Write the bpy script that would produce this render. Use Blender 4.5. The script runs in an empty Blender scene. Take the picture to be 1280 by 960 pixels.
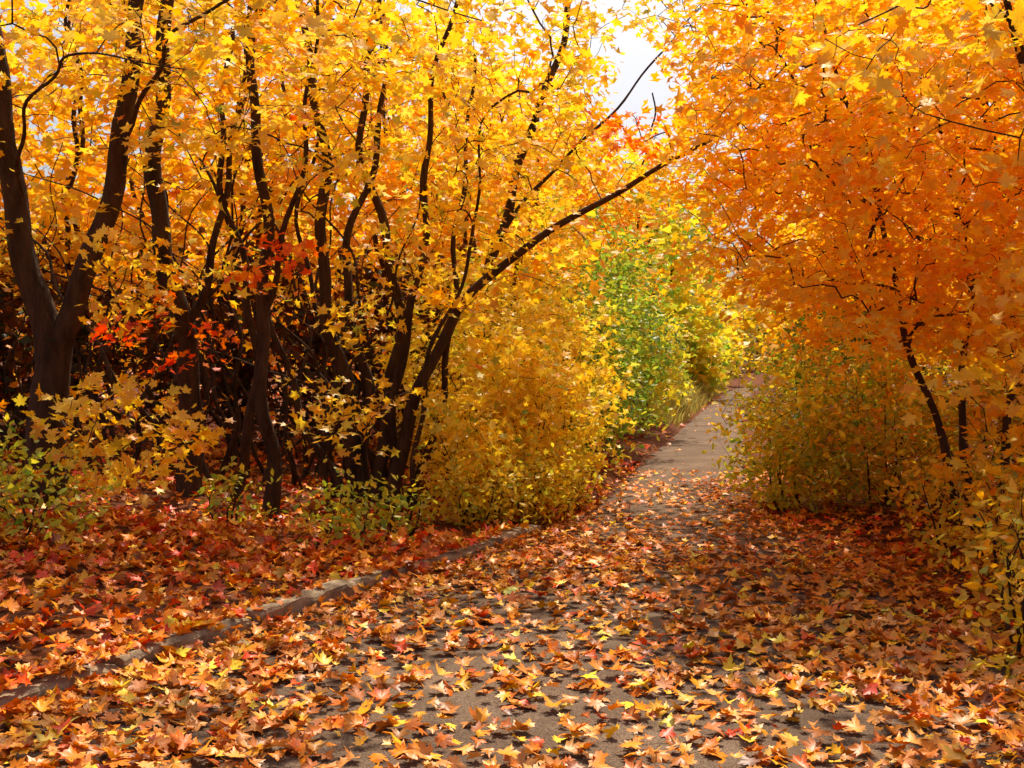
import bpy, math, numpy as np
from mathutils import Vector
rng = np.random.default_rng(7)
scene = bpy.context.scene

# ---------------------------------------------------------------- camera
cam_d = bpy.data.cameras.new("camera"); cam = bpy.data.objects.new("camera", cam_d)
scene.collection.objects.link(cam); scene.camera = cam
cam_d.lens = 40; cam_d.sensor_width = 36; cam_d.clip_end = 2000
cam.location = (0, 0, 1.5); cam.rotation_euler = (math.radians(90 - 1.2), 0, 0)

# ---------------------------------------------------------------- light
AZ = 10.0; EL = 58.0       # azimuth clockwise from +Y, elevation
w = bpy.data.worlds.new("World"); scene.world = w; w.use_nodes = True
nt = w.node_tree; nt.nodes.clear()
sky = nt.nodes.new("ShaderNodeTexSky"); sky.sky_type = 'NISHITA'; sky.sun_disc = False
sky.sun_elevation = math.radians(EL); sky.sun_rotation = math.radians(AZ)
sky.dust_density = 6.0; sky.air_density = 0.9; sky.ozone_density = 0.8
bg = nt.nodes.new("ShaderNodeBackground"); bg.inputs[1].default_value = 0.15
out = nt.nodes.new("ShaderNodeOutputWorld")
nt.links.new(sky.outputs[0], bg.inputs[0]); nt.links.new(bg.outputs[0], out.inputs[0])
sd = bpy.data.lights.new("sun", 'SUN'); sd.energy = 5.0; sd.angle = math.radians(0.5); sd.color = (1, 0.91, 0.75)
so = bpy.data.objects.new("sun", sd); scene.collection.objects.link(so)
a, e = math.radians(AZ), math.radians(EL)
tosun = Vector((math.sin(a) * math.cos(e), math.cos(a) * math.cos(e), math.sin(e)))
so.rotation_euler = tosun.to_track_quat('Z', 'Y').to_euler(); so.location = tosun * 30
scene.view_settings.view_transform = 'Standard'; scene.view_settings.look = 'None'
scene.view_settings.exposure = 0

# ---------------------------------------------------------------- materials
def new_mat(name):
    m = bpy.data.materials.new(name); m.use_nodes = True
    n = m.node_tree; n.nodes.clear(); return m, n, n.nodes, n.links

def leaf_mat(name, refl=0.57, trans=0.61, gloss=0.025):
    m, n, N, L = new_mat(name)
    at = N.new("ShaderNodeVertexColor"); at.layer_name = "Col"
    def scaled(k, sat):
        hs = N.new("ShaderNodeHueSaturation"); hs.inputs["Saturation"].default_value = sat; hs.inputs["Value"].default_value = k
        L.new(at.outputs[0], hs.inputs["Color"]); return hs.outputs[0]
    d = N.new("ShaderNodeBsdfDiffuse"); L.new(scaled(refl, 1.0), d.inputs[0])
    t = N.new("ShaderNodeBsdfTranslucent"); L.new(scaled(trans, 1.02), t.inputs[0])
    g = N.new("ShaderNodeBsdfGlossy"); g.inputs["Roughness"].default_value = 0.40; g.inputs[0].default_value = (1, 1, 1, 1)
    ad = N.new("ShaderNodeAddShader"); L.new(d.outputs[0], ad.inputs[0]); L.new(t.outputs[0], ad.inputs[1])
    mx = N.new("ShaderNodeMixShader"); mx.inputs[0].default_value = gloss
    o = N.new("ShaderNodeOutputMaterial")
    L.new(ad.outputs[0], mx.inputs[1]); L.new(g.outputs[0], mx.inputs[2]); L.new(mx.outputs[0], o.inputs[0]); return m
M_LEAF = leaf_mat("leaf"); M_FALL = leaf_mat("fallen_leaf", 0.92, 0.10, 0.03); M_GRASS = leaf_mat("grass_blade", 0.6, 0.5, 0.01)

def noise_mat(name, cols, scale, bump=0.3, bscale=30, rough=0.85, dist=0.02, stretch=(1, 1, 1), detail=8):
    m, n, N, L = new_mat(name)
    tc = N.new("ShaderNodeTexCoord"); mp = N.new("ShaderNodeMapping"); mp.inputs["Scale"].default_value = stretch
    L.new(tc.outputs["Object"], mp.inputs[0])
    nz = N.new("ShaderNodeTexNoise"); nz.inputs["Scale"].default_value = scale; nz.inputs["Detail"].default_value = detail
    nz.inputs["Roughness"].default_value = 0.65
    cr = N.new("ShaderNodeValToRGB"); el = cr.color_ramp.elements
    for i, (pos, c) in enumerate(cols):
        if i < 2: el[i].position = pos; el[i].color = (*c, 1)
        else:
            q = el.new(pos); q.color = (*c, 1)
    n2 = N.new("ShaderNodeTexNoise"); n2.inputs["Scale"].default_value = bscale; n2.inputs["Detail"].default_value = 6
    b = N.new("ShaderNodeBump"); b.inputs["Strength"].default_value = bump; b.inputs["Distance"].default_value = dist
    p = N.new("ShaderNodeBsdfPrincipled"); p.inputs["Roughness"].default_value = rough; p.inputs["Specular IOR Level"].default_value = 0.2
    o = N.new("ShaderNodeOutputMaterial")
    L.new(mp.outputs[0], nz.inputs[0]); L.new(mp.outputs[0], n2.inputs[0]); L.new(nz.outputs[0], cr.inputs[0])
    L.new(cr.outputs[0], p.inputs["Base Color"]); L.new(n2.outputs[0], b.inputs["Height"]); L.new(b.outputs[0], p.inputs["Normal"])
    L.new(p.outputs[0], o.inputs[0]); return m, N, L, p, cr, mp
M_BARK = noise_mat("bark", [(0.3, (0.020, 0.011, 0.006)), (0.7, (0.11, 0.062, 0.034))], 9, 1.0, 35, 0.9, 0.03, (1, 1, 0.25))[0]
M_KERB = noise_mat("kerb_concrete", [(0.3, (0.15, 0.10, 0.06)), (0.65, (0.44, 0.33, 0.20))], 7, 0.7, 50, 0.9, 0.015)[0]
M_GROUND = noise_mat("leaf_litter_soil", [(0.32, (0.025, 0.011, 0.005)), (0.5, (0.13, 0.034, 0.008)), (0.7, (0.26, 0.075, 0.012))], 9, 0.8, 22, 0.95, 0.04)[0]
m, N, L, p, cr, mp = noise_mat("asphalt", [(0.30, (0.10, 0.062, 0.037)), (0.55, (0.175, 0.118, 0.076)), (0.75, (0.27, 0.19, 0.13))], 1.3, 0.8, 140, 0.9, 0.008)
M_ASPH = m
ng = N.new("ShaderNodeTexNoise"); ng.inputs["Scale"].default_value = 150; ng.inputs["Detail"].default_value = 3
rg = N.new("ShaderNodeValToRGB"); rg.color_ramp.elements[0].position = 0.35; rg.color_ramp.elements[0].color = (0.45, 0.4, 0.36, 1)
rg.color_ramp.elements[1].position = 0.68; rg.color_ramp.elements[1].color = (1.5, 1.46, 1.42, 1)
mm = N.new("ShaderNodeMix"); mm.data_type = 'RGBA'; mm.blend_type = 'MULTIPLY'; mm.inputs[0].default_value = 1.0
vo = N.new("ShaderNodeTexVoronoi"); vo.feature = 'DISTANCE_TO_EDGE'; vo.inputs["Scale"].default_value = 0.7
dn = N.new("ShaderNodeTexNoise"); dn.inputs["Scale"].default_value = 2.5; dn.inputs["Detail"].default_value = 5
va = N.new("ShaderNodeVectorMath"); va.operation = 'ADD'
L.new(mp.outputs[0], dn.inputs[0]); L.new(mp.outputs[0], va.inputs[0]); L.new(dn.outputs["Color"], va.inputs[1]); L.new(va.outputs[0], vo.inputs[0])
rc = N.new("ShaderNodeValToRGB"); rc.color_ramp.elements[0].position = 0.0; rc.color_ramp.elements[0].color = (0.5, 0.45, 0.42, 1)
rc.color_ramp.elements[1].position = 0.008; rc.color_ramp.elements[1].color = (1, 1, 1, 1)
m2 = N.new("ShaderNodeMix"); m2.data_type = 'RGBA'; m2.blend_type = 'MULTIPLY'; m2.inputs[0].default_value = 1.0
L.new(mp.outputs[0], ng.inputs[0]); L.new(ng.outputs[0], rg.inputs[0]); L.new(cr.outputs[0], mm.inputs[6]); L.new(rg.outputs[0], mm.inputs[7])
L.new(vo.outputs["Distance"], rc.inputs[0]); L.new(mm.outputs[2], m2.inputs[6]); L.new(rc.outputs[0], m2.inputs[7]); L.new(m2.outputs[2], p.inputs["Base Color"])

# ---------------------------------------------------------------- mesh helpers
def make_obj(name, V, F, mat, parent=None, tri=True, cols=None, smooth=False):
    V = np.asarray(V, np.float32); F = np.asarray(F, np.int32)
    me = bpy.data.meshes.new(name); k = F.shape[1]
    me.vertices.add(len(V)); me.vertices.foreach_set("co", V.ravel())
    me.loops.add(F.size); me.loops.foreach_set("vertex_index", F.ravel())
    me.polygons.add(len(F)); me.polygons.foreach_set("loop_start", np.arange(0, F.size, k, dtype=np.int32))
    me.polygons.foreach_set("loop_total", np.full(len(F), k, np.int32))
    if smooth: me.polygons.foreach_set("use_smooth", np.ones(len(F), bool))
    if cols is not None:
        at = me.color_attributes.new("Col", 'FLOAT_COLOR', 'POINT')
        c = np.ones((len(V), 4), np.float32); c[:, :3] = cols; at.data.foreach_set("color", c.ravel())
    me.update(calc_edges=True); me.materials.append(mat)
    ob = bpy.data.objects.new(name, me); scene.collection.objects.link(ob)
    if parent: ob.parent = parent
    return ob

def empty(name):
    o = bpy.data.objects.new(name, None); scene.collection.objects.link(o); o.empty_display_size = 0.2; return o

def mirror(R, tip):
    R = np.array(R, float); Lh = R[1:][::-1] * [-1, 1]
    return np.vstack([R, [tip], Lh])
T_NEAR = mirror([(0, 0.02), (0.20, -0.12), (0.24, 0.0), (0.46, 0.03), (0.34, 0.15), (0.29, 0.24), (0.47, 0.34), (0.50, 0.46), (0.66, 0.62), (0.44, 0.60), (0.36, 0.66), (0.18, 0.50), (0.23, 0.74), (0.12, 0.79)], (0, 1.02)) - [0, 0.33]
T_MID = mirror([(0, 0.02), (0.42, -0.06), (0.30, 0.2), (0.62, 0.58), (0.20, 0.52)], (0, 1.0)) - [0, 0.33]
T_OVAL = mirror([(0, -0.5), (0.27, -0.12), (0.2, 0.25)], (0, 0.55))
T_FAR = mirror([(0, -0.45), (0.6, -0.1), (0.28, 0.2)], (0, 0.65))

class Leaves:
    def __init__(s): s.b = []
    def add(s, C, Nn, size, col, tpl, curl=0.25):
        n = len(C)
        if n == 0: return
        Nn = Nn / np.linalg.norm(Nn, axis=1, keepdims=True)
        r = rng.normal(size=(n, 3)); U = np.cross(Nn, r); U /= np.linalg.norm(U, axis=1, keepdims=True); W = np.cross(Nn, U)
        x = tpl[:, 0]; y = tpl[:, 1]; k = len(tpl)
        f1 = rng.uniform(-1.0, 1.4, (n, 1)) * curl; f2 = rng.normal(0, 1, (n, 1)) * curl; f3 = rng.normal(0, 1, (n, 1)) * curl
        z = f1 * np.abs(x)[None] + f2 * (y ** 2)[None] + f3 * (x * y)[None]
        asp = rng.uniform(0.78, 1.12, (n, 1)); sz = size.reshape(-1, 1, 1)
        P = C[:, None, :] + sz * ((x[None] * asp)[..., None] * U[:, None] + y[None, :, None] * W[:, None] + z[..., None] * Nn[:, None])
        P = np.concatenate([C[:, None, :], P], 1)
        kk = k + 1; i = np.arange(k)
        tri = np.stack([np.zeros(k, int), i + 1, (i + 1) % k + 1], 1)
        F = (tri[None] + (np.arange(n) * kk)[:, None, None]).reshape(-1, 3)
        c = np.repeat(col[:, None, :], kk, 1)
        edge = 1 + rng.normal(0, 0.10, (n, kk, 1)); c = np.clip(c * edge, 0, 0.97)
        s.b.append((P.reshape(-1, 3), F, c.reshape(-1, 3)))
    def build(s, name, mat, parent=None):
        off = 0; V = []; F = []; C = []
        for v, f, c in s.b:
            V.append(v); F.append(f + off); C.append(c); off += len(v)
        return make_obj(name, np.concatenate(V), np.concatenate(F), mat, parent, cols=np.concatenate(C))

class Tubes:
    def __init__(s): s.V = []; s.F = []; s.o = 0
    def add(s, P, R, sides=6):
        P = np.asarray(P, float); R = np.asarray(R, float); n = len(P)
        T = np.gradient(P, axis=0); T /= (np.linalg.norm(T, axis=1, keepdims=True) + 1e-9)
        ref = np.array([0.9, 0.1, 0.2]) if abs(T[0][0]) < 0.8 else np.array([0.1, 0.9, 0.3])
        A = np.cross(T, ref); A /= (np.linalg.norm(A, axis=1, keepdims=True) + 1e-9); B = np.cross(T, A)
        th = np.linspace(0, 2 * np.pi, sides, endpoint=False)
        V = P[:, None] + R[:, None, None] * (np.cos(th)[None, :, None] * A[:, None] + np.sin(th)[None, :, None] * B[:, None])
        i = np.arange(n - 1)[:, None] * sides; j = np.arange(sides)[None]; j2 = (j + 1) % sides
        F = np.stack([i + j, i + j2, i + sides + j2, i + sides + j], -1).reshape(-1, 4) + s.o
        s.V.append(V.reshape(-1, 3)); s.F.append(F); s.o += n * sides
    def build(s, name, parent=None, mat=None):
        return make_obj(name, np.concatenate(s.V), np.concatenate(s.F), mat or M_BARK, parent, smooth=True)

def spline(P, step=0.12):
    P = np.asarray(P, float)
    d = np.r_[0, np.cumsum(np.linalg.norm(np.diff(P[:, :3], axis=0), axis=1))]
    n = max(4, int(d[-1] / step)); t = np.linspace(0, d[-1], n)
    m = np.gradient(P, d, axis=0)
    idx = np.clip(np.searchsorted(d, t, side='right') - 1, 0, len(P) - 2)
    h = d[idx + 1] - d[idx]; u = ((t - d[idx]) / h)[:, None]; h = h[:, None]
    return (2*u**3-3*u**2+1)*P[idx] + (u**3-2*u**2+u)*h*m[idx] + (-2*u**3+3*u**2)*P[idx+1] + (u**3-u**2)*h*m[idx+1]

COL = dict(yel=(0.95, 0.64, 0.038), gold=(0.95, 0.49, 0.022), org=(0.93, 0.28, 0.010), red=(0.78, 0.055, 0.008), rust=(0.58, 0.135, 0.014),
           yg=(0.66, 0.60, 0.04), grn=(0.22, 0.38, 0.033), dgrn=(0.06, 0.13, 0.018), tan=(0.74, 0.31, 0.075), pale=(0.95, 0.73, 0.14), brn=(0.28, 0.08, 0.018), shade_brn=(0.07, 0.025, 0.008))  # the darkest brown paints forest shade into the rear undergrowth leaves
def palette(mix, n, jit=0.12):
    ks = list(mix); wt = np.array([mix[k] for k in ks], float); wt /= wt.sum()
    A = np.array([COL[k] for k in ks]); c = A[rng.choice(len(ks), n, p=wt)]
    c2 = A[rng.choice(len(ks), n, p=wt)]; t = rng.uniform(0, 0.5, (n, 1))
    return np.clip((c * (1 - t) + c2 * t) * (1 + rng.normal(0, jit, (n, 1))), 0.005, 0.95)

class Plant:
    """woody skeleton (explicit stems + twigs growing to leaf sprays)"""
    def __init__(s, name):
        s.root = empty(name); s.tub = Tubes(); s.lv = Leaves(); s.pos = []; s.par = []; s.rad = []; s.isst = []; s.tw = []
    def stem(s, pts, r0, r1, wob=0.03, sides=8, nodes=True, power=0.8):
        P = spline(pts, 0.12); n = len(P)
        ph = rng.uniform(0, 6, 3); t = np.linspace(0, 1, n)
        L_ = np.linalg.norm(np.diff(P, axis=0), axis=1).sum()
        for k in range(2):
            P[:, k] += wob * np.sin(t * L_ * 2.3 + ph[k]) * np.minimum(1, t * 6) + wob * 0.4 * np.sin(t * L_ * 6 + ph[2])
        R = (r0 + (r1 - r0) * t ** power) * (1 + rng.normal(0, 0.035, n))
        flare = 1 + 0.35 * np.exp(-t * L_ / 0.15)
        s.tub.add(P, R * flare if pts[0][2] < 0.3 else R, sides)
        if nodes:
            b = len(s.pos)
            for i in range(n):
                s.pos.append(P[i]); s.par.append(b + i - 1 if i else -1); s.rad.append(R[i]); s.isst.append(True)
        return P
    def sprays(s, T, mix, per=14, R=0.28, size=0.09, tpl=T_MID, tilt=0.55, flat=0.22, zmin=0.6, twr=0.0024, lift=0.15, mixf=None):
        T = np.asarray(T, float); base = np.array(s.pos)
        d0 = np.array([np.min(np.linalg.norm(base - t, axis=1)) for t in T]); T = T[np.argsort(d0)]
        cap = len(s.pos) + len(T) * 8; arr = np.zeros((cap, 3)); arr[:len(s.pos)] = base; n = len(s.pos)
        ok = np.zeros(cap, bool); ok[:n] = base[:, 2] > zmin
        if not ok.any(): ok[:n] = True
        for t in T:
            q = arr[:n]; dv = t - q; dist = np.linalg.norm(dv, axis=1)
            cost = dist + 0.6 * np.maximum(0, q[:, 2] - t[2] + 0.3 * dist); cost[~ok[:n]] = 1e9
            j = int(np.argmin(cost)); p0 = q[j]; D = dist[j]
            if D < 0.04: continue
            m = 3 if D < 0.5 else (5 if D < 1.2 else 7)
            u = np.linspace(0, 1, m + 1)[1:, None]
            side = rng.normal(0, 0.09 * D, 3)
            Q = p0 + (t - p0) * u + np.sin(u * np.pi) * (side + np.array([0, 0, lift * D])) + rng.normal(0, 0.02 * D, (m, 3)) * (u < 1)
            ids = [j]
            for i in range(m):
                arr[n] = Q[i]; ok[n] = True; s.pos.append(Q[i]); s.par.append(ids[-1]); s.rad.append(0); s.isst.append(False); ids.append(n); n += 1
            s.tw.append((ids, twr))
        if per == 0: return
        M = len(T) * per
        ctr = np.repeat(T, per, 0)
        cen = base.mean(0); outw = ctr - cen; outw[:, 2] *= 0.3; outw /= (np.linalg.norm(outw, axis=1, keepdims=True) + 1e-6)
        pn = np.repeat(np.array([0, 0, 1.0]) + rng.normal(0, 0.22, (len(T), 3)), per, 0) + outw * 0.3
        th = rng.uniform(0, 2 * np.pi, M); rr = R * np.sqrt(rng.uniform(0, 1, M)) * rng.uniform(0.7, 1.3, M)
        off = np.stack([rr * np.cos(th), rr * np.sin(th), rng.normal(0, flat * R, M) - 0.25 * rr], 1)
        off[:, 2] -= (off[:, 0] * pn[:, 0] + off[:, 1] * pn[:, 1]) * 0.8
        Nn = pn + rng.normal(0, tilt, (M, 3))
        col = palette(mix, M) if mixf is None else mixf(ctr)
        own = palette(mix, len(T), 0.1); col = 0.62 * col + 0.38 * np.repeat(own, per, 0)
        s.lv.add(ctr + off, Nn, size * rng.uniform(0.55, 1.3, M), np.clip(col, 0.005, 0.95), tpl)
    def finish(s, wood="branches", crown="leaves"):
        n = len(s.pos); cnt = np.zeros(n); par = s.par
        for ids, _ in s.tw: cnt[ids[-1]] += 1
        for i in range(n - 1, -1, -1):
            if par[i] >= 0: cnt[par[i]] += cnt[i]
        P = np.array(s.pos) if n else None
        for ids, r in s.tw:
            c = np.maximum(cnt[ids], 1); rr = r * c ** 0.42
            rr[0] = rr[1]*1.1
            if s.isst[ids[0]]: rr = np.minimum(rr, s.rad[ids[0]] * 0.7)
            s.tub.add(P[ids], rr, 4 if rr.max() < 0.012 else 6)
        s.tub.build(wood, s.root)
        if s.lv.b: s.lv.build(crown, M_LEAF, s.root)

def ell(n, c, r, shell=0.0):
    v = rng.normal(size=(n, 3)); v /= np.linalg.norm(v, axis=1, keepdims=True)
    rad = rng.uniform(shell ** 3, 1, (n, 1)) ** (1 / 3); return np.array(c) + v * rad * np.array(r)
def box(n, x, y, z): return np.column_stack([rng.uniform(*x, n), rng.uniform(*y, n), rng.uniform(*z, n)])
_nr = np.random.default_rng(21); _K = _nr.normal(size=(9, 3)); _K /= np.linalg.norm(_K, axis=1, keepdims=True); _K *= _nr.uniform(0.7, 1.6, (9, 1)) * [1, 1, 1.6]; _P = _nr.uniform(0, 6.28, 9)
def clump(T, f=4.2, thr=-0.12):
    """uneven crown: thin out sprays where a 3-D noise is low"""
    v = np.sin(T @ (_K * f).T + _P).sum(1) / 9 * 1.7
    keep = (v > thr) | (rng.uniform(0, 1, len(T)) < 0.18)
    return T[keep]

# ---------------------------------------------------------------- path / terrain
yl = [-12, -3, 2, 4.85, 7.23, 9.3, 11.2, 15.8, 26.7, 53, 75, 110]; xl = [-8.2, -5.2, -3.4, -2.05, -0.92, 0.1, 0.79, 1.78, 4.13, 9.9, 16, 30]
yr = [-12, -3, 4.7, 6.1, 8.5, 11.2, 16.4, 26.7, 53, 75, 110]; xr = [-2.5, 1.4, 2.5, 2.75, 2.75, 2.35, 3.35, 5.4, 11.2, 17.3, 31.5]
def smooth_interp(y, ys, xs):
    yy = np.asarray(y, float); s = 0
    for o in (-0.8, -0.4, 0, 0.4, 0.8): s = s + np.interp(yy + o, ys, xs)
    return s / 5
PL = lambda y: smooth_interp(y, yl, xl)
PR = lambda y: smooth_interp(y, yr, xr)
def height(x, y):
    x = np.asarray(x, float); y = np.asarray(y, float)
    dl = PL(y) - 0.16 - x; dr = x - PR(y)
    bump = 0.05 * np.sin(x * 1.3 + 0.7 * y) + 0.04 * np.sin(2.1 * y - x * 0.8 + 1) + 0.02 * np.sin(4.3 * x + 3.1 * y)
    sl = np.clip(dl / 1.0, 0, 1); sr = np.clip(dr / 1.5, 0, 1)
    far = np.clip((y - 12) / 20, 0, 1)
    h = np.where(dl > 0, 0.06 + sl * (0.04 + bump) + 0.05 * np.clip(dl - 1, 0, 10) + far * 0.5 * np.clip(dl / 2.5, 0, 1), 0)
    h = np.where(dr > 0, sr * (0.05 + bump) + 0.06 * np.clip(dr - 0.5, 0, 10), h)
    h = np.where((dl <= 0) & (dl > -0.16) , 0.0, h)
    return h
xs = np.r_[np.linspace(-400, -40, 10)[:-1], np.linspace(-40, -8, 20)[:-1], np.linspace(-8, 8, 200)[:-1], np.linspace(8, 40, 60)[:-1], np.linspace(40, 400, 10)]
ys = np.r_[np.linspace(-200, -12, 6)[:-1], np.linspace(-12, 20, 230)[:-1], np.linspace(20, 60, 60)[:-1], np.linspace(60, 600, 14)]
X, Y = np.meshgrid(xs, ys); Z = height(X, Y) - 0.012
nx, ny = len(xs), len(ys); idx = np.arange(nx * ny).reshape(ny, nx)
F = np.stack([idx[:-1, :-1], idx[:-1, 1:], idx[1:, 1:], idx[1:, :-1]], -1).reshape(-1, 4)
make_obj("ground", np.stack([X, Y, Z], -1).reshape(-1, 3), F, M_GROUND, smooth=True)
py = np.r_[np.linspace(-12, 20, 130), np.linspace(20.5, 110, 120)]
t = np.linspace(0, 1, 14)
PX = PL(py)[:, None] * (1 - t) + PR(py)[:, None] * t
wob = 0.05 * np.sin(py * 5.1) + 0.04 * np.sin(py * 11.7 + 1); PX[:, -1] += wob
PX[:, 0] += np.where(py > 9.5, wob, 0)
PZ = 0.004 + 0.02 * (1 - (2 * t - 1) ** 2)[None] + 0 * PX
idx = np.arange(PX.size).reshape(PX.shape)
F = np.stack([idx[:-1, :-1], idx[:-1, 1:], idx[1:, 1:], idx[1:, :-1]], -1).reshape(-1, 4)
make_obj("path", np.stack([PX, np.repeat(py[:, None], 14, 1), PZ], -1).reshape(-1, 3), F, M_ASPH, smooth=True)

# kerb : row of worn stones
import bmesh
bm = bmesh.new()
yk = -4.0
while yk < 9.2:
    ln = rng.uniform(0.75, 0.95); x0, x1 = float(PL(yk)), float(PL(yk + ln))
    d = Vector((x1 - x0, ln, 0)); Lg = d.length; d.normalize(); nrm = Vector((-d.y, d.x, 0))
    top = 0.108 + rng.normal(0, 0.012); sh = rng.normal(0, 0.012)
    segs = 9; rings = []
    prof = [(0.0, -0.1), (0.0, top - 0.03), (0.006, top - 0.012), (0.024, top), (0.07, top + 0.002), (0.120, top), (0.145, top - 0.02), (0.145, -0.1)]
    for i in range(segs + 1):
        u = 0.012 + (Lg - 0.024) * i / segs; ring = []
        end = 0.012 if i in (0, segs) else 0; chip = 0.018 if rng.random() < 0.13 else 0
        for (wd, z) in prof:
            jx = rng.normal(0, 0.003); jz = rng.normal(0, 0.003)
            if z > 0 and wd < 0.03: jz -= chip
            q = Vector((x0, yk, 0)) + d * u + nrm * (wd + jx + sh); ring.append(bm.verts.new((q.x, q.y, z + jz - (end if z > 0 else 0))))
        rings.append(ring)
    for i in range(segs):
        for j in range(len(prof) - 1): bm.faces.new((rings[i][j], rings[i][j+1], rings[i+1][j+1], rings[i+1][j]))
    bm.faces.new(rings[0][::-1]); bm.faces.new(rings[-1])
    yk += ln
me = bpy.data.meshes.new("kerb"); bmesh.ops.recalc_face_normals(bm, faces=bm.faces); bm.to_mesh(me); me.materials.append(M_KERB)
scene.collection.objects.link(bpy.data.objects.new("kerb", me))

# ---------------------------------------------------------------- fallen leaves
def vnoise(x, y, s, seed):
    r = np.random.default_rng(seed); o = 0
    for i in range(7):
        a_ = r.uniform(0, 6.28); f = s * r.uniform(0.6, 1.8); o = o + np.sin((x * np.cos(a_) + y * np.sin(a_)) * f + r.uniform(0, 6.28))
    return o / 7 * 1.6
fall = Leaves()
def scatter(n, x0, x1, y0, y1, dens, mixf, size, tpl, tilt=0.25, zup=0.03, curl=0.3):
    x = rng.uniform(x0, x1, n); y = rng.uniform(y0, y1, n); k = rng.uniform(0, 1, n) < dens(x, y); x = x[k]; y = y[k]; n = len(x)
    onp = (x > PL(y)) & (x < PR(y)); z = np.where(onp, 0.03, height(x, y)) + rng.uniform(0, 1, n) ** 2 * zup + 0.006
    onk = (x < PL(y)) & (x > PL(y) - 0.15) & (y < 9.9); z = np.where(onk, 0.13, z)
    C = np.stack([x, y, z], 1); Nn = np.array([0, 0, 1.0]) + rng.normal(0, tilt, (n, 3)) * [1, 1, 0]
    fall.add(C, Nn, size * rng.uniform(0.5, 1.25, n), mixf(x, y), tpl, curl)
def dens_path(x, y):
    wth = PR(y) - PL(y); u = (x - PL(y)) / wth; on = (u > 0) & (u < 1)
    edge = np.exp(-np.clip(u, 0, 1) / 0.17) + 0.95 * np.exp(-np.clip(1 - u, 0, 1) / 0.2)
    d = 0.22 + 0.75 * edge + 0.75 * np.clip(vnoise(x, y, 2.2, 3) + 0.14, 0, 1) + 0.25 * np.clip(vnoise(x, y, 6, 5), 0, 1)
    d = d * np.interp(y, [0, 9, 11, 14], [1, 0.9, 0.4, 0.2])
    return np.where(on, d, 0)
mp1 = lambda x, y: palette(dict(tan=3.0, gold=1.6, org=4.2, pale=0.2, rust=2.6, red=0.6, brn=1.0), len(x), 0.2)
scatter(18500, -4, 3, 2.2, 8, dens_path, mp1, 0.076, T_NEAR, 0.30, 0.035, 0.5)
scatter(18500, -2, 4, 8, 15, dens_path, mp1, 0.078, T_MID, 0.30, 0.03, 0.45)
scatter(6000, 0, 12, 15, 50, dens_path, mp1, 0.10, T_MID, 0.25, 0.03, 0.3)
def dens_left(x, y): return np.where(x < PL(y) - 0.03, 0.45 + 0.5 * np.clip(vnoise(x, y, 2.0, 9) + 0.5, 0, 1), 0)
def dens_right(x, y): return np.where(x > PR(y), 0.5 + 0.5 * np.clip(vnoise(x, y, 2.0, 11) + 0.5, 0, 1), 0)
def dens_gutter(x, y): return np.where((x > PL(y) - 0.16) & (x < PL(y) + 0.16) & (y < 9.8), np.clip(0.25 + vnoise(x, y, 2.6, 17), 0, 1), 0)
mpl = lambda x, y: palette(dict(org=5.0, red=2.8, rust=2.0, gold=1.2, brn=0.6, tan=0.4), len(x), 0.2)
scatter(20500, -7, 0.5, 2.5, 9, dens_left, mpl, 0.078, T_NEAR, 0.5, 0.09, 0.55)
scatter(26000, -4, 0.5, 2.5, 9.8, dens_gutter, mpl, 0.07, T_NEAR, 0.5, 0.07, 0.5)
scatter(12000, -9, 2.5, 9, 16, dens_left, mpl, 0.09, T_MID, 0.45, 0.07, 0.5)
scatter(7000, -12, 10, 16, 50, dens_left, mpl, 0.14, T_FAR, 0.4, 0.06)
mpr = lambda x, y: palette(dict(org=3, red=2.0, rust=2.6, gold=1.4, brn=1.2, tan=0.6), len(x), 0.2)
scatter(9000, 1.9, 6, 2.5, 9, dens_right, mpr, 0.08, T_NEAR, 0.4, 0.06, 0.5)
scatter(7000, 2, 9, 9, 16, dens_right, mpr, 0.09, T_MID, 0.4, 0.06, 0.5)
fall.build("fallen_leaves", M_FALL)

# ---------------------------------------------------------------- foreground trees, left
YEL = dict(yel=3.6, gold=3.8, pale=0.7, org=1.4, red=0.12, yg=1.2, grn=0.3)
ORG = dict(gold=4.8, org=0.8, yel=3.6, red=0.06, pale=0.4, yg=0.25)
def ok_gap(T):   # natural opening above the path between the two tree rows
    d = np.maximum(T[:, 1], 1); ax = T[:, 0] / d; az = (T[:, 2] - 1.5) / d
    return T[~((np.abs((ax - 0.112) / 0.04) ** 2 + np.abs((az - 0.245) / 0.045) ** 2) < 1)]

A = Plant("maple_tree")
A.stem([(-4.04, 9.9, 0.0), (-4.06, 9.9, 0.8), (-3.98, 9.9, 1.66)], 0.185, 0.15, 0.012, 14)
A.stem([(-3.99, 9.9, 1.5), (-4.16, 9.85, 2.2), (-4.3, 9.8, 3.2), (-4.42, 9.7, 4.3), (-4.3, 9.6, 5.8)], 0.135, 0.06, 0.03, 12)
A.stem([(-3.98, 9.9, 1.5), (-3.78, 9.88, 2.0), (-3.52, 9.8, 2.65), (-3.36, 9.7, 3.3), (-3.1, 9.5, 4.3), (-2.8, 9.2, 5.6)], 0.115, 0.045, 0.03, 12)
A.stem([(-3.36, 9.7, 3.3), (-2.7, 8.7, 3.75), (-1.7, 7.4, 3.85), (-0.8, 6.7, 3.7), (-0.1, 6.3, 3.35)], 0.024, 0.004, 0.06, 6)
A.stem([(-4.25, 9.8, 2.9), (-3.6, 8.6, 3.4), (-2.8, 7.4, 3.5), (-1.9, 6.7, 3.2)], 0.022, 0.004, 0.06, 6)
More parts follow.
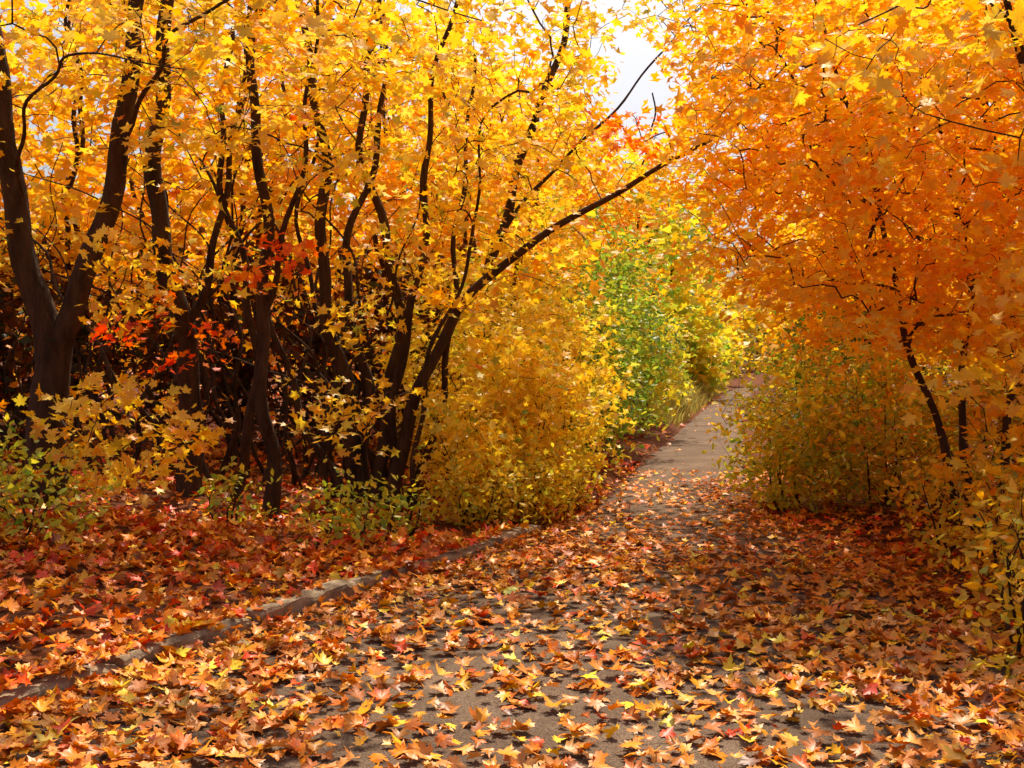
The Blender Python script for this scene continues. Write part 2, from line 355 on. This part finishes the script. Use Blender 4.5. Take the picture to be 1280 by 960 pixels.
T = np.vstack([clump(ell(125, (-4.3, 9.4, 4.4), (1.9, 2.0, 1.5))), ell(45, (-2.6, 7.6, 3.9), (2.4, 1.2, 0.5)), ell(34, (-3.1, 8.9, 0.95), (0.7, 0.6, 0.5)), ell(14, (-4.8, 9.4, 2.7), (0.7, 0.6, 0.6)), ell(14, (-3.0, 9.2, 2.3), (0.4, 0.5, 0.5)),
               ell(26, (-1.1, 6.7, 3.5), (1.3, 0.5, 0.25))])
A.sprays(T, YEL, per=12, R=0.26, size=0.09, tpl=T_NEAR, zmin=0.5); A.finish()

B = Plant("maple_tree")
B.stem([(-3.0, 10.7, 0.0), (-3.04, 10.7, 1.15), (-3.2, 10.6, 2.4), (-3.26, 10.5, 3.5), (-3.15, 10.4, 4.9), (-3.0, 10.3, 6)], 0.125, 0.045, 0.05, 10)
B.stem([(-3.12, 10.65, 1.7), (-2.7, 10.6, 2.6), (-2.5, 10.4, 3.8), (-2.3, 10.2, 5)], 0.045, 0.016, 0.06)
B.stem([(-2.65, 10.8, 0.05), (-2.5, 10.8, 1.2), (-2.45, 10.7, 2.3), (-2.75, 10.6, 3.4), (-2.6, 10.6, 4.6)], 0.05, 0.02, 0.07)
B.sprays(clump(ell(190, (-2.8, 10.2, 4.2), (1.8, 1.4, 1.7))), YEL, per=11, R=0.26, size=0.095, tpl=T_MID, zmin=1.5)
B.sprays(ell(16, (-3.1, 10.2, 1.75), (0.6, 0.4, 0.35)), dict(red=4, org=2), per=7, R=0.2, size=0.085, tpl=T_NEAR, zmin=0.9); B.finish()

C = Plant("maple_tree")
C.stem([(-2.15, 10.2, 0.0), (-2.18, 10.2, 1.15), (-2.23, 10.1, 2.6), (-2.25, 10.1, 3.8), (-2.1, 10, 5.6)], 0.072, 0.03, 0.05)
C.stem([(-2.2, 10.15, 1.9), (-1.9, 10.1, 2.8), (-1.8, 9.8, 3.9), (-1.5, 9.5, 4.8)], 0.032, 0.012, 0.06)
C.sprays(clump(ell(130, (-1.9, 9.6, 4.0), (1.6, 1.5, 1.2))), YEL, per=11, R=0.26, size=0.095, tpl=T_MID, zmin=1.5)
C.sprays(ell(10, (-2.0, 9.8, 2.35), (0.4, 0.3, 0.2)), dict(red=3, org=4), per=8, R=0.2, size=0.085, tpl=T_NEAR, zmin=0.9); C.finish()

D = Plant("multi_stemmed_maple_tree")
D.stem([(-1.50, 10.8, 0.0), (-1.60, 10.8, 1.4), (-1.78, 10.7, 2.64), (-1.82, 10.6, 3.8), (-1.9, 10.5, 5.2)], 0.09, 0.028, 0.06, 10)
D.stem([(-1.40, 10.9, 0.0), (-1.45, 10.9, 1.2), (-1.55, 10.9, 2.2), (-1.35, 10.9, 3.4), (-1.2, 10.8, 4.8)], 0.06, 0.022, 0.07)
D.stem([(-1.27, 10.8, 0.0), (-1.12, 10.8, 1.5), (-1.2, 10.7, 2.64), (-1.35, 10.6, 3.7), (-1.3, 10.5, 5)], 0.07, 0.022, 0.07)
arch = [(-1.12, 10.7, 0.0), (-0.90, 10.6, 1.25), (-0.58, 10.5, 1.85), (-0.12, 10.4, 2.30), (0.46, 10.3, 2.72), (1.02, 10.2, 3.08), (1.6, 10.1, 3.38), (2.3, 10.0, 3.7)]
D.stem(arch, 0.085, 0.010, 0.05, 10, power=0.7)
D.stem([(-1.2, 10.7, 0.0), (-1.0, 10.7, 1.5), (-0.88, 10.6, 2.6), (-0.7, 10.5, 3.8), (-0.5, 10.4, 5.0)], 0.055, 0.018, 0.06)
D.stem([(-1.05, 10.75, 0.0), (-0.72, 10.8, 1.0), (-0.5, 10.8, 1.9), (-0.55, 10.8, 2.9), (-0.3, 10.8, 4.4)], 0.042, 0.014, 0.06)
D.stem([(-1.6, 10.85, 0.0), (-1.9, 10.8, 0.9), (-2.15, 10.8, 1.6), (-2.5, 10.8, 2.3), (-2.9, 10.7, 3.4)], 0.05, 0.014, 0.08)
D.stem([(-1.7, 11.0, 0.0), (-1.8, 11.1, 1.3), (-2.0, 11.2, 2.4), (-1.9, 11.2, 4.0)], 0.04, 0.014, 0.08)
D.stem([(-0.95, 10.5, 0.0), (-0.8, 10.4, 0.8), (-0.75, 10.3, 1.6), (-0.35, 10.2, 2.6), (-0.2, 10.1, 3.6)], 0.03, 0.01, 0.06)
T = np.vstack([clump(ell(240, (-1.2, 10.0, 4.2), (2.0, 1.7, 1.4))), ell(80, (0.7, 10.0, 3.6), (1.5, 1.0, 0.8)), ell(50, (-0.1, 10.4, 2.5), (1.1, 0.7, 0.6)), ell(34, (0.3, 9.2, 4.4), (1.6, 1.1, 0.5)), ell(14, (-1.4, 9.9, 1.0), (0.8, 0.4, 0.4)), ell(20, (-1.6, 10.2, 2.2), (1.0, 0.5, 0.7))])
D.sprays(ok_gap(T), dict(yel=3.6, gold=3.4, pale=0.8, org=0.9, yg=1.7, grn=0.6), per=11, R=0.26, size=0.095, tpl=T_MID, zmin=1.0)
D.sprays(ell(12, (1.0, 9.8, 3.45), (0.4, 0.3, 0.14)), dict(red=2, org=4), per=8, R=0.2, size=0.08, tpl=T_MID, zmin=1.0); D.finish()

# trees further along, crowns reaching over the path
E = Plant("maple_tree")
E.stem([(-0.6, 14.0, 0.1), (-0.5, 14.0, 2.0), (0.1, 14.0, 3.8), (0.6, 13.9, 5.5), (0.9, 13.8, 7.0)], 0.09, 0.03, 0.05)
E.stem([(-0.2, 14.0, 3.0), (0.8, 13.9, 4.1), (1.8, 13.8, 5.2), (2.6, 13.7, 6.0)], 0.03, 0.006, 0.05)
T = np.vstack([ell(200, (0.0, 14.2, 4.7), (1.7, 1.4, 2.1)), ell(60, (2.0, 13.8, 6.3), (1.6, 1.3, 0.8))])
E.sprays(ok_gap(T), dict(yel=4, gold=3, pale=1, yg=2, grn=0.4), per=11, R=0.3, size=0.105, tpl=T_MID, zmin=1.6); E.finish()
G = Plant("maple_tree")
G.stem([(5.0, 15.6, 0.2), (4.8, 15.6, 2.0), (4.4, 15.5, 4.0), (3.9, 15.3, 6.3)], 0.08, 0.02, 0.06)
G.sprays(ok_gap(ell(150, (3.9, 15.4, 5.2), (1.4, 1.2, 1.5))), ORG, per=11, R=0.34, size=0.11, tpl=T_MID, zmin=1.6); G.finish()

# thicket of dark stems behind
K = Plant("undergrowth_thicket")
for i in range(88):
    x0 = rng.uniform(-7.0, -0.9); y0 = rng.uniform(10.9, 14.0); h = rng.uniform(1.2, 4.5); ln = rng.normal(0, 0.95); ly = rng.normal(0, 0.5)
    arcs = rng.uniform(0.0, 0.9)
    if x0 + ln * (1.0 + arcs) > -0.5: ln = -abs(ln) * 0.6
    K.stem([(x0, y0, 0.05), (x0 + ln * 0.25, y0 + ly * .3, h * 0.35), (x0 + ln * 0.6, y0 + ly * .7, h * 0.7), (x0 + ln * (1.0 + arcs), y0 + ly, h)],
           rng.uniform(0.010, 0.042), 0.005, 0.10, 6)
K.sprays(box(400, (-7, -0.7), (10.8, 13.8), (0.3, 2.8)), {'gold': 1}, per=0, zmin=0.2, twr=0.003)
K.sprays(box(190, (-7, -0.6), (10.8, 14.0), (0.3, 2.4)), dict(gold=3, org=3, rust=2, red=0.8), per=3, R=0.3, size=0.09, tpl=T_MID, zmin=0.3)
K.sprays(clump(box(300, (-7, -0.6), (11.2, 14.8), (2.3, 4.6)), 3.0, -0.05), dict(gold=3.4, yel=3.4, org=1.4, pale=1), per=9, R=0.3, size=0.1, tpl=T_MID, zmin=0.8); K.finish()

# ---------------------------------------------------------------- trees, right
Rr = Plant("maple_tree")
Rr.stem([(3.65, 9.2, 0.05), (3.35, 9.1, 1.2), (3.05, 9.0, 2.05), (2.75, 8.9, 3.0), (2.3, 8.7, 4.4)], 0.042, 0.010, 0.07)
Rr.stem([(3.75, 9.25, 0.05), (3.72, 9.2, 1.3), (3.5, 9.1, 2.5), (3.5, 9.0, 4.4)], 0.040, 0.010, 0.08)
Rr.stem([(3.85, 9.2, 0.05), (4.15, 9.2, 1.5), (4.5, 9.1, 2.8), (4.8, 9.0, 4.6)], 0.042, 0.012, 0.07)
def rcrown(n):
    T = box(n, (1.15, 5.2), (7.6, 10.6), (1.6, 4.8))
    lo = 1.4 + 0.95 * np.clip((3.2 - T[:, 0] * 8.5 / T[:, 1]) / 2, 0, 1.2)
    keep = (T[:, 2] > lo) & (T[:, 0] / T[:, 1] > 0.145 + 0.02 * np.sin(T[:, 2] * 4 + T[:, 1]))
    return T[keep]
Rr.sprays(clump(rcrown(1650), 3.4, -0.22), ORG, per=17, R=0.30, size=0.09, tpl=T_MID, tilt=0.5, flat=0.16, zmin=1.2); Rr.finish()
R2 = Plant("maple_tree")
R2.stem([(4.9, 10.8, 0.1), (4.8, 10.8, 1.8), (4.5, 10.7, 3.5), (4.2, 10.6, 5.4)], 0.075, 0.025, 0.04)
R2.stem([(5.0, 10.8, 0.1), (5.3, 10.8, 1.8), (5.7, 10.7, 3.5), (6.0, 10.6, 5.4)], 0.06, 0.02, 0.04)
T = box(500, (1.9, 7.2), (10.8, 13.8), (2.2, 6.0)); T = T[T[:, 0] / T[:, 1] > 0.165]
R2.sprays(T, ORG, per=13, R=0.36, size=0.11, tpl=T_MID, zmin=1.5); R2.finish()
R3 = Plant("maple_tree")
R3.stem([(4.15, 7.6, 0.05), (4.0, 7.6, 1.2), (3.7, 7.5, 2.2), (3.3, 7.3, 3.4), (2.9, 7.0, 4.3)], 0.05, 0.018, 0.04)
R3.stem([(3.45, 7.4, 3.0), (2.9, 6.6, 3.4), (2.2, 5.9, 3.4), (1.7, 5.5, 3.1)], 0.02, 0.004, 0.04, 6)
T = np.vstack([ell(90, (3.6, 7.4, 3.3), (1.5, 1.0, 1.2)), ell(60, (3.35, 7.0, 1.4), (0.7, 0.9, 0.8)), ell(20, (2.2, 6.0, 3.15), (0.7, 0.5, 0.3))])
R3.sprays(T, dict(gold=4.5, org=1.0, yel=3.5, pale=0.5, yg=0.4), per=13, R=0.26, size=0.09, tpl=T_NEAR, zmin=0.7); R3.finish()

# ---------------------------------------------------------------- shrubs
def shrub(name, c, r, n, mix, per=12, size=0.06, tpl=T_OVAL, R=0.17, stems=5, tilt=0.9, mixf=None, shell=0.3):
    S = Plant(name); cx, cy = c[0], c[1]; z0 = float(height(cx, cy))
    for i in range(stems):
        a_ = rng.uniform(0, 6.28); f = rng.uniform(0.2, 0.7)
        ex = cx + r[0] * f * math.cos(a_); ey = cy + r[1] * f * math.sin(a_); h = 2 * r[2] * rng.uniform(0.5, 0.8)
        bx = cx + 0.35 * r[0] * math.cos(a_) * rng.uniform(0.2, 1); by = cy + 0.35 * r[1] * math.sin(a_)
        S.stem([(bx, by, z0 - 0.03), ((bx + ex) / 2 + rng.normal(0, .08), (by + ey) / 2, z0 + h * 0.5), (ex, ey, z0 + h)], 0.010 + 0.005 * r[2], 0.004, 0.05, 5)
    T = ell(n, (cx, cy, z0 + r[2]), r, shell)
    T += rng.normal(0, 0.14 * r[2], T.shape); T[:, 2] = np.abs(T[:, 2] - z0 - 0.06) + z0 + 0.06
    if n > 100: T = clump(T, 6.5, -0.25)
    S.sprays(T, mix, per=per, R=R, size=size, tpl=tpl, tilt=tilt, flat=0.5, zmin=0.0, twr=0.0013, lift=0.05, mixf=mixf); S.finish("stems", "leaves")
YS = dict(yel=5, gold=2.0, pale=1.2, yg=2.4, grn=0.9); YGm = dict(yg=3, yel=3, grn=1.6, gold=0.8)
for (c, r, n, mx_) in [((-0.35, 10.2), (0.5, 0.5, 0.62), 130, YS), ((0.15, 11.2), (0.6, 0.6, 0.85), 220, YS), ((-0.5, 11.6), (0.8, 0.7, 1.1), 250, YS),
                       ((0.45, 12.6), (0.65, 0.8, 1.15), 280, YS), ((-0.4, 13.4), (0.9, 0.9, 1.3), 260, YS), ((0.65, 14.1), (0.6, 0.8, 1.25), 270, YGm)]:
    shrub("yellow_shrub", c, r, n, mx_, per=11, size=0.08, tpl=T_MID)
for (c, r, n) in [((0.25, 10.3), (0.4, 0.35, 0.33), 90), ((0.55, 11.5), (0.3, 0.4, 0.33), 80), ((-0.25, 9.75), (0.4, 0.3, 0.3), 70)]:
    shrub("low_green_plant", c, r, n, YGm)
for (c, r, n) in [((1.1, 16.2), (0.7, 1.0, 1.35), 400), ((1.45, 18.4), (0.78, 1.1, 1.75), 430), ((0.9, 19.8), (1.0, 1.0, 2.2), 400), ((2.1, 21.3), (0.85, 1.2, 1.7), 380)]:
    shrub("green_shrub", c, r, n, dict(grn=6, yg=2.2, dgrn=2, yel=0.3), per=12, size=0.1, R=0.22)
for (c, r, n) in [((2.75, 24.5), (0.75, 1.3, 1.25), 260), ((3.7, 29.5), (0.8, 1.6, 1.2), 260)]:
    shrub("yellow_green_shrub", c, r, n, dict(yg=4, grn=2, yel=2.5), per=11, size=0.13, tpl=T_FAR, R=0.28)
for (c, r, n, mx_) in [((2.85, 11.4), (0.68, 0.7, 0.74), 430, dict(yg=4.2, grn=2.2, gold=1.4, yel=1.4, rust=0.4, dgrn=0.4)), ((3.6, 11.0), (0.8, 0.7, 0.78), 430, dict(yg=3.4, grn=2.0, gold=1.6, org=1, rust=0.8, dgrn=0.6)),
                       ((3.75, 13.2), (0.95, 0.9, 1.15), 420, dict(dgrn=2.5, grn=4, yg=1.6, rust=0.6)), ((4.7, 12.2), (0.9, 0.9, 0.9), 260, dict(grn=2, yg=2, rust=1.5, gold=1)),
                       ((4.3, 10.0), (0.75, 0.7, 0.7), 280, dict(grn=1.6, yg=2.4, rust=1.5, gold=1.8))]:
    shrub("olive_shrub", c, r, n, mx_, size=0.078)
for (c, r, n) in [((3.4, 8.6), (0.55, 0.5, 0.42), 150), ((3.3, 7.3), (0.45, 0.5, 0.4), 120), ((2.95, 6.4), (0.35, 0.4, 0.45), 75), ((3.9, 6.8), (0.6, 0.7, 0.7), 140), ((2.55, 5.6), (0.3, 0.35, 0.42), 46)]:
    shrub("roadside_shrub", c, r, n, dict(yg=2.6, gold=2.8, yel=1.6, org=1.8, grn=1.2), per=9, size=0.068, R=0.18)
for (c, r, n) in [((-1.35, 8.7), (0.35, 0.3, 0.28), 40), ((-0.95, 9.2), (0.3, 0.25, 0.25), 34), ((-3.35, 7.9), (0.5, 0.5, 0.3), 60), ((-3.9, 8.2), (0.5, 0.5, 0.35), 80), ((-3.6, 6.9), (0.4, 0.5, 0.28), 70), ((-4.2, 7.4), (0.6, 0.6, 0.35), 90), ((-2.3, 9.3), (0.3, 0.3, 0.25), 24)]:
    shrub("low_green_plant", c, r, n, dict(grn=3, yg=4, yel=1.4, dgrn=0.5), per=7, size=0.068, R=0.14, stems=4)
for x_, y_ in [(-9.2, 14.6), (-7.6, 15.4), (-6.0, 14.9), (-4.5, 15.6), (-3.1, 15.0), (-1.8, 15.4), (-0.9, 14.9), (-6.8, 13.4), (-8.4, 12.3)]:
    shrub("shade_toned_shrub", (x_, y_), (1.0, 0.7, 1.3), 165, dict(shade_brn=5, dgrn=1, brn=1, rust=0.4), per=10, size=0.13, tpl=T_FAR, R=0.28)  # leaf colours darkened to stand in for deep forest shade behind the trunks

# ---------------------------------------------------------------- woodland behind
def wood_tree(name, x, y, H, r, mix, n, per=10, size=0.165, R=0.42, lowz=None, tpl=T_FAR, rad=0.06):
    S = Plant(name); z0 = float(height(x, y)) - 0.05
    lean = rng.normal(0, 0.35, 2); m = rng.integers(1, 3)
    for i in range(m):
        l2 = lean + rng.normal(0, 0.7, 2)
        S.stem([(x + .1 * i, y, z0), (x + .1 * i + l2[0] * .25, y + l2[1] * .25, H * 0.35), (x + l2[0] * .7, y + l2[1] * .7, H * 0.65), (x + l2[0], y + l2[1], H * 0.92)], rad, rad * 0.3, 0.08, 7)
    lz = H * 0.25 if lowz is None else lowz
    T = ell(n, (x, y, (H + lz) / 2), (r, r, (H - lz) / 2), 0.3); T = ok_gap(T)
    S.sprays(T, mix, per=per, R=R, size=size, tpl=tpl, zmin=lz * 0.7, twr=0.0018); S.finish()
BG = dict(yel=3.8, gold=4, org=1.3, pale=1.0, yg=0.6)
for (x, y, H, r, lz) in [(-8.2, 13.6, 7.5, 2.0, 1.4), (-5.9, 15.2, 7.5, 2.0, 2.1), (-3.8, 15.4, 7.8, 2.0, 2.2), (-1.9, 16.2, 7.5, 1.9, 1.9), (-0.3, 17.2, 6.4, 1.5, 1.0),
                         (-9.5, 18.5, 9, 2.6, 0.8), (-6.2, 19.5, 9, 2.6, 0.6), (-3.2, 19.8, 9, 2.6, 0.6), (-0.8, 21, 8.0, 2.0, 0.6), (0.6, 24, 6.4, 2.0, 0.6), (1.6, 28, 7.0, 2.0, 0.6), (2.2, 24.5, 8.2, 1.6, 3.8)]:
    wood_tree("maple_tree", x, y, H, r, BG, 235, lowz=lz)
for (x, y, H, r, lz) in [(6.4, 14.5, 7.5, 2.2, 1.2), (5.1, 17.8, 4.4, 1.1, 1.0), (7.8, 18, 8.5, 2.6, 0.8), (7.1, 22, 6.5, 1.8, 0.5), (9.5, 13.5, 8, 2.4, 0.8), (9.2, 30, 7.5, 2.2, 0.4)]:
    wood_tree("maple_tree", x, y, H, r, dict(gold=3, org=1.2, yel=2.7, yg=1.6), 210, lowz=lz)

# distant mass (single object)
DT = Plant("distant_trees")
def far_tree(x, y, H, r, mix, n=120):
    DT.stem([(x, y, 0), (x + .2, y, H * .5), (x + rng.normal(0, .5) * min(1, H / 8), y, H * .9)], 0.02 * H, 0.05, 0.05, 6)
    T = ell(n, (x, y, H * 0.5), (r, r, H * 0.5), 0.4); per = 8; T = ok_gap(T)
    ctr = np.repeat(T, per, 0); ctr = ctr + rng.normal(0, 0.35, ctr.shape); ctr[:, 2] = np.abs(ctr[:, 2]) + 0.05
    DT.lv.add(ctr, rng.normal(0, 0.6, ctr.shape) + [0, 0, 1], 0.40 * rng.uniform(0.5, 1.2, len(ctr)), palette(mix, len(ctr)), T_FAR)
for i in range(34):
    y = rng.uniform(34, 70); ax = rng.uniform(-0.45, 0.5); x = ax * y
    if PL(y) - 2.5 < x < PR(y) + 2.5: continue
    mix = [dict(yel=4, gold=3, org=1), dict(yg=3, grn=2, yel=2), dict(gold=3, org=3), dict(yel=3, yg=2)][rng.integers(4)]
    far_tree(x, y, rng.uniform(0.15, 0.2) * y + 1.0, rng.uniform(2.2, 3.4), mix)
for (x, y, H) in [(10.5, 72, 8), (13, 76, 7.5), (15.5, 84, 8), (18.5, 86, 8.5), (8, 74, 10), (12, 86, 11), (21, 78, 10), (23, 82, 11), (17.5, 64, 6), (5.2, 44, 9), (6.8, 50, 10), (10.6, 40, 8.5)]:
    far_tree(x, y, H, rng.uniform(2.2, 2.8), [dict(yg=3, grn=2, yel=2), dict(yel=3, yg=2, gold=2)][rng.integers(2)], 180)
for (x, y, H, r) in [(12.2, 47, 2.8, 1.3), (13.4, 52, 3.0, 1.4), (14.6, 56, 3.2, 1.5), (16.3, 61, 3.2, 1.6), (8.4, 52, 2.6, 1.1), (9.6, 57, 3.0, 1.3), (11.0, 63, 3.4, 1.5), (6.6, 43, 2.4, 1.0)]:
    far_tree(x, y, H, r, dict(yg=3, grn=2, yel=2.5), 90)
DT.finish("trunks", "leaves")

# tall grass beside the far path
n = 6500; y = rng.uniform(25, 52, n); x = PL(y) - rng.uniform(0.1, 2.0, n)
hgt = rng.uniform(0.25, 0.8, n) * np.interp(PL(y) - x, [0, 1.0], [0.35, 1.1]); z = height(x, y)
az_ = rng.uniform(0, 6.28, n); wv = 0.014 * np.stack([np.cos(az_), np.sin(az_), 0 * az_], 1); ben = rng.normal(0, 0.4, (n, 2)) * hgt[:, None]
b0 = np.stack([x, y, z - 0.03], 1); mid = b0 + np.column_stack([ben * 0.3, hgt * 0.6]); tip = b0 + np.column_stack([ben, hgt])
V = np.stack([b0 - wv, b0 + wv, mid + wv, mid - wv, tip], 1).reshape(-1, 3); o = (np.arange(n) * 5)[:, None, None]
F = (np.array([[0, 1, 2], [0, 2, 3], [3, 2, 4]])[None] + o).reshape(-1, 3)
gc = np.repeat(np.array([0.55, 0.40, 0.10]) * rng.uniform(0.4, 1.2, (n, 1)) * np.column_stack([rng.uniform(0.7, 1.05, n), rng.uniform(0.85, 1.2, n), np.ones(n)]), 5, 0)
make_obj("tall_grass", V, F, M_GRASS, cols=gc)
print("verts", sum(len(o.data.vertices) for o in scene.objects if o.type == 'MESH'))
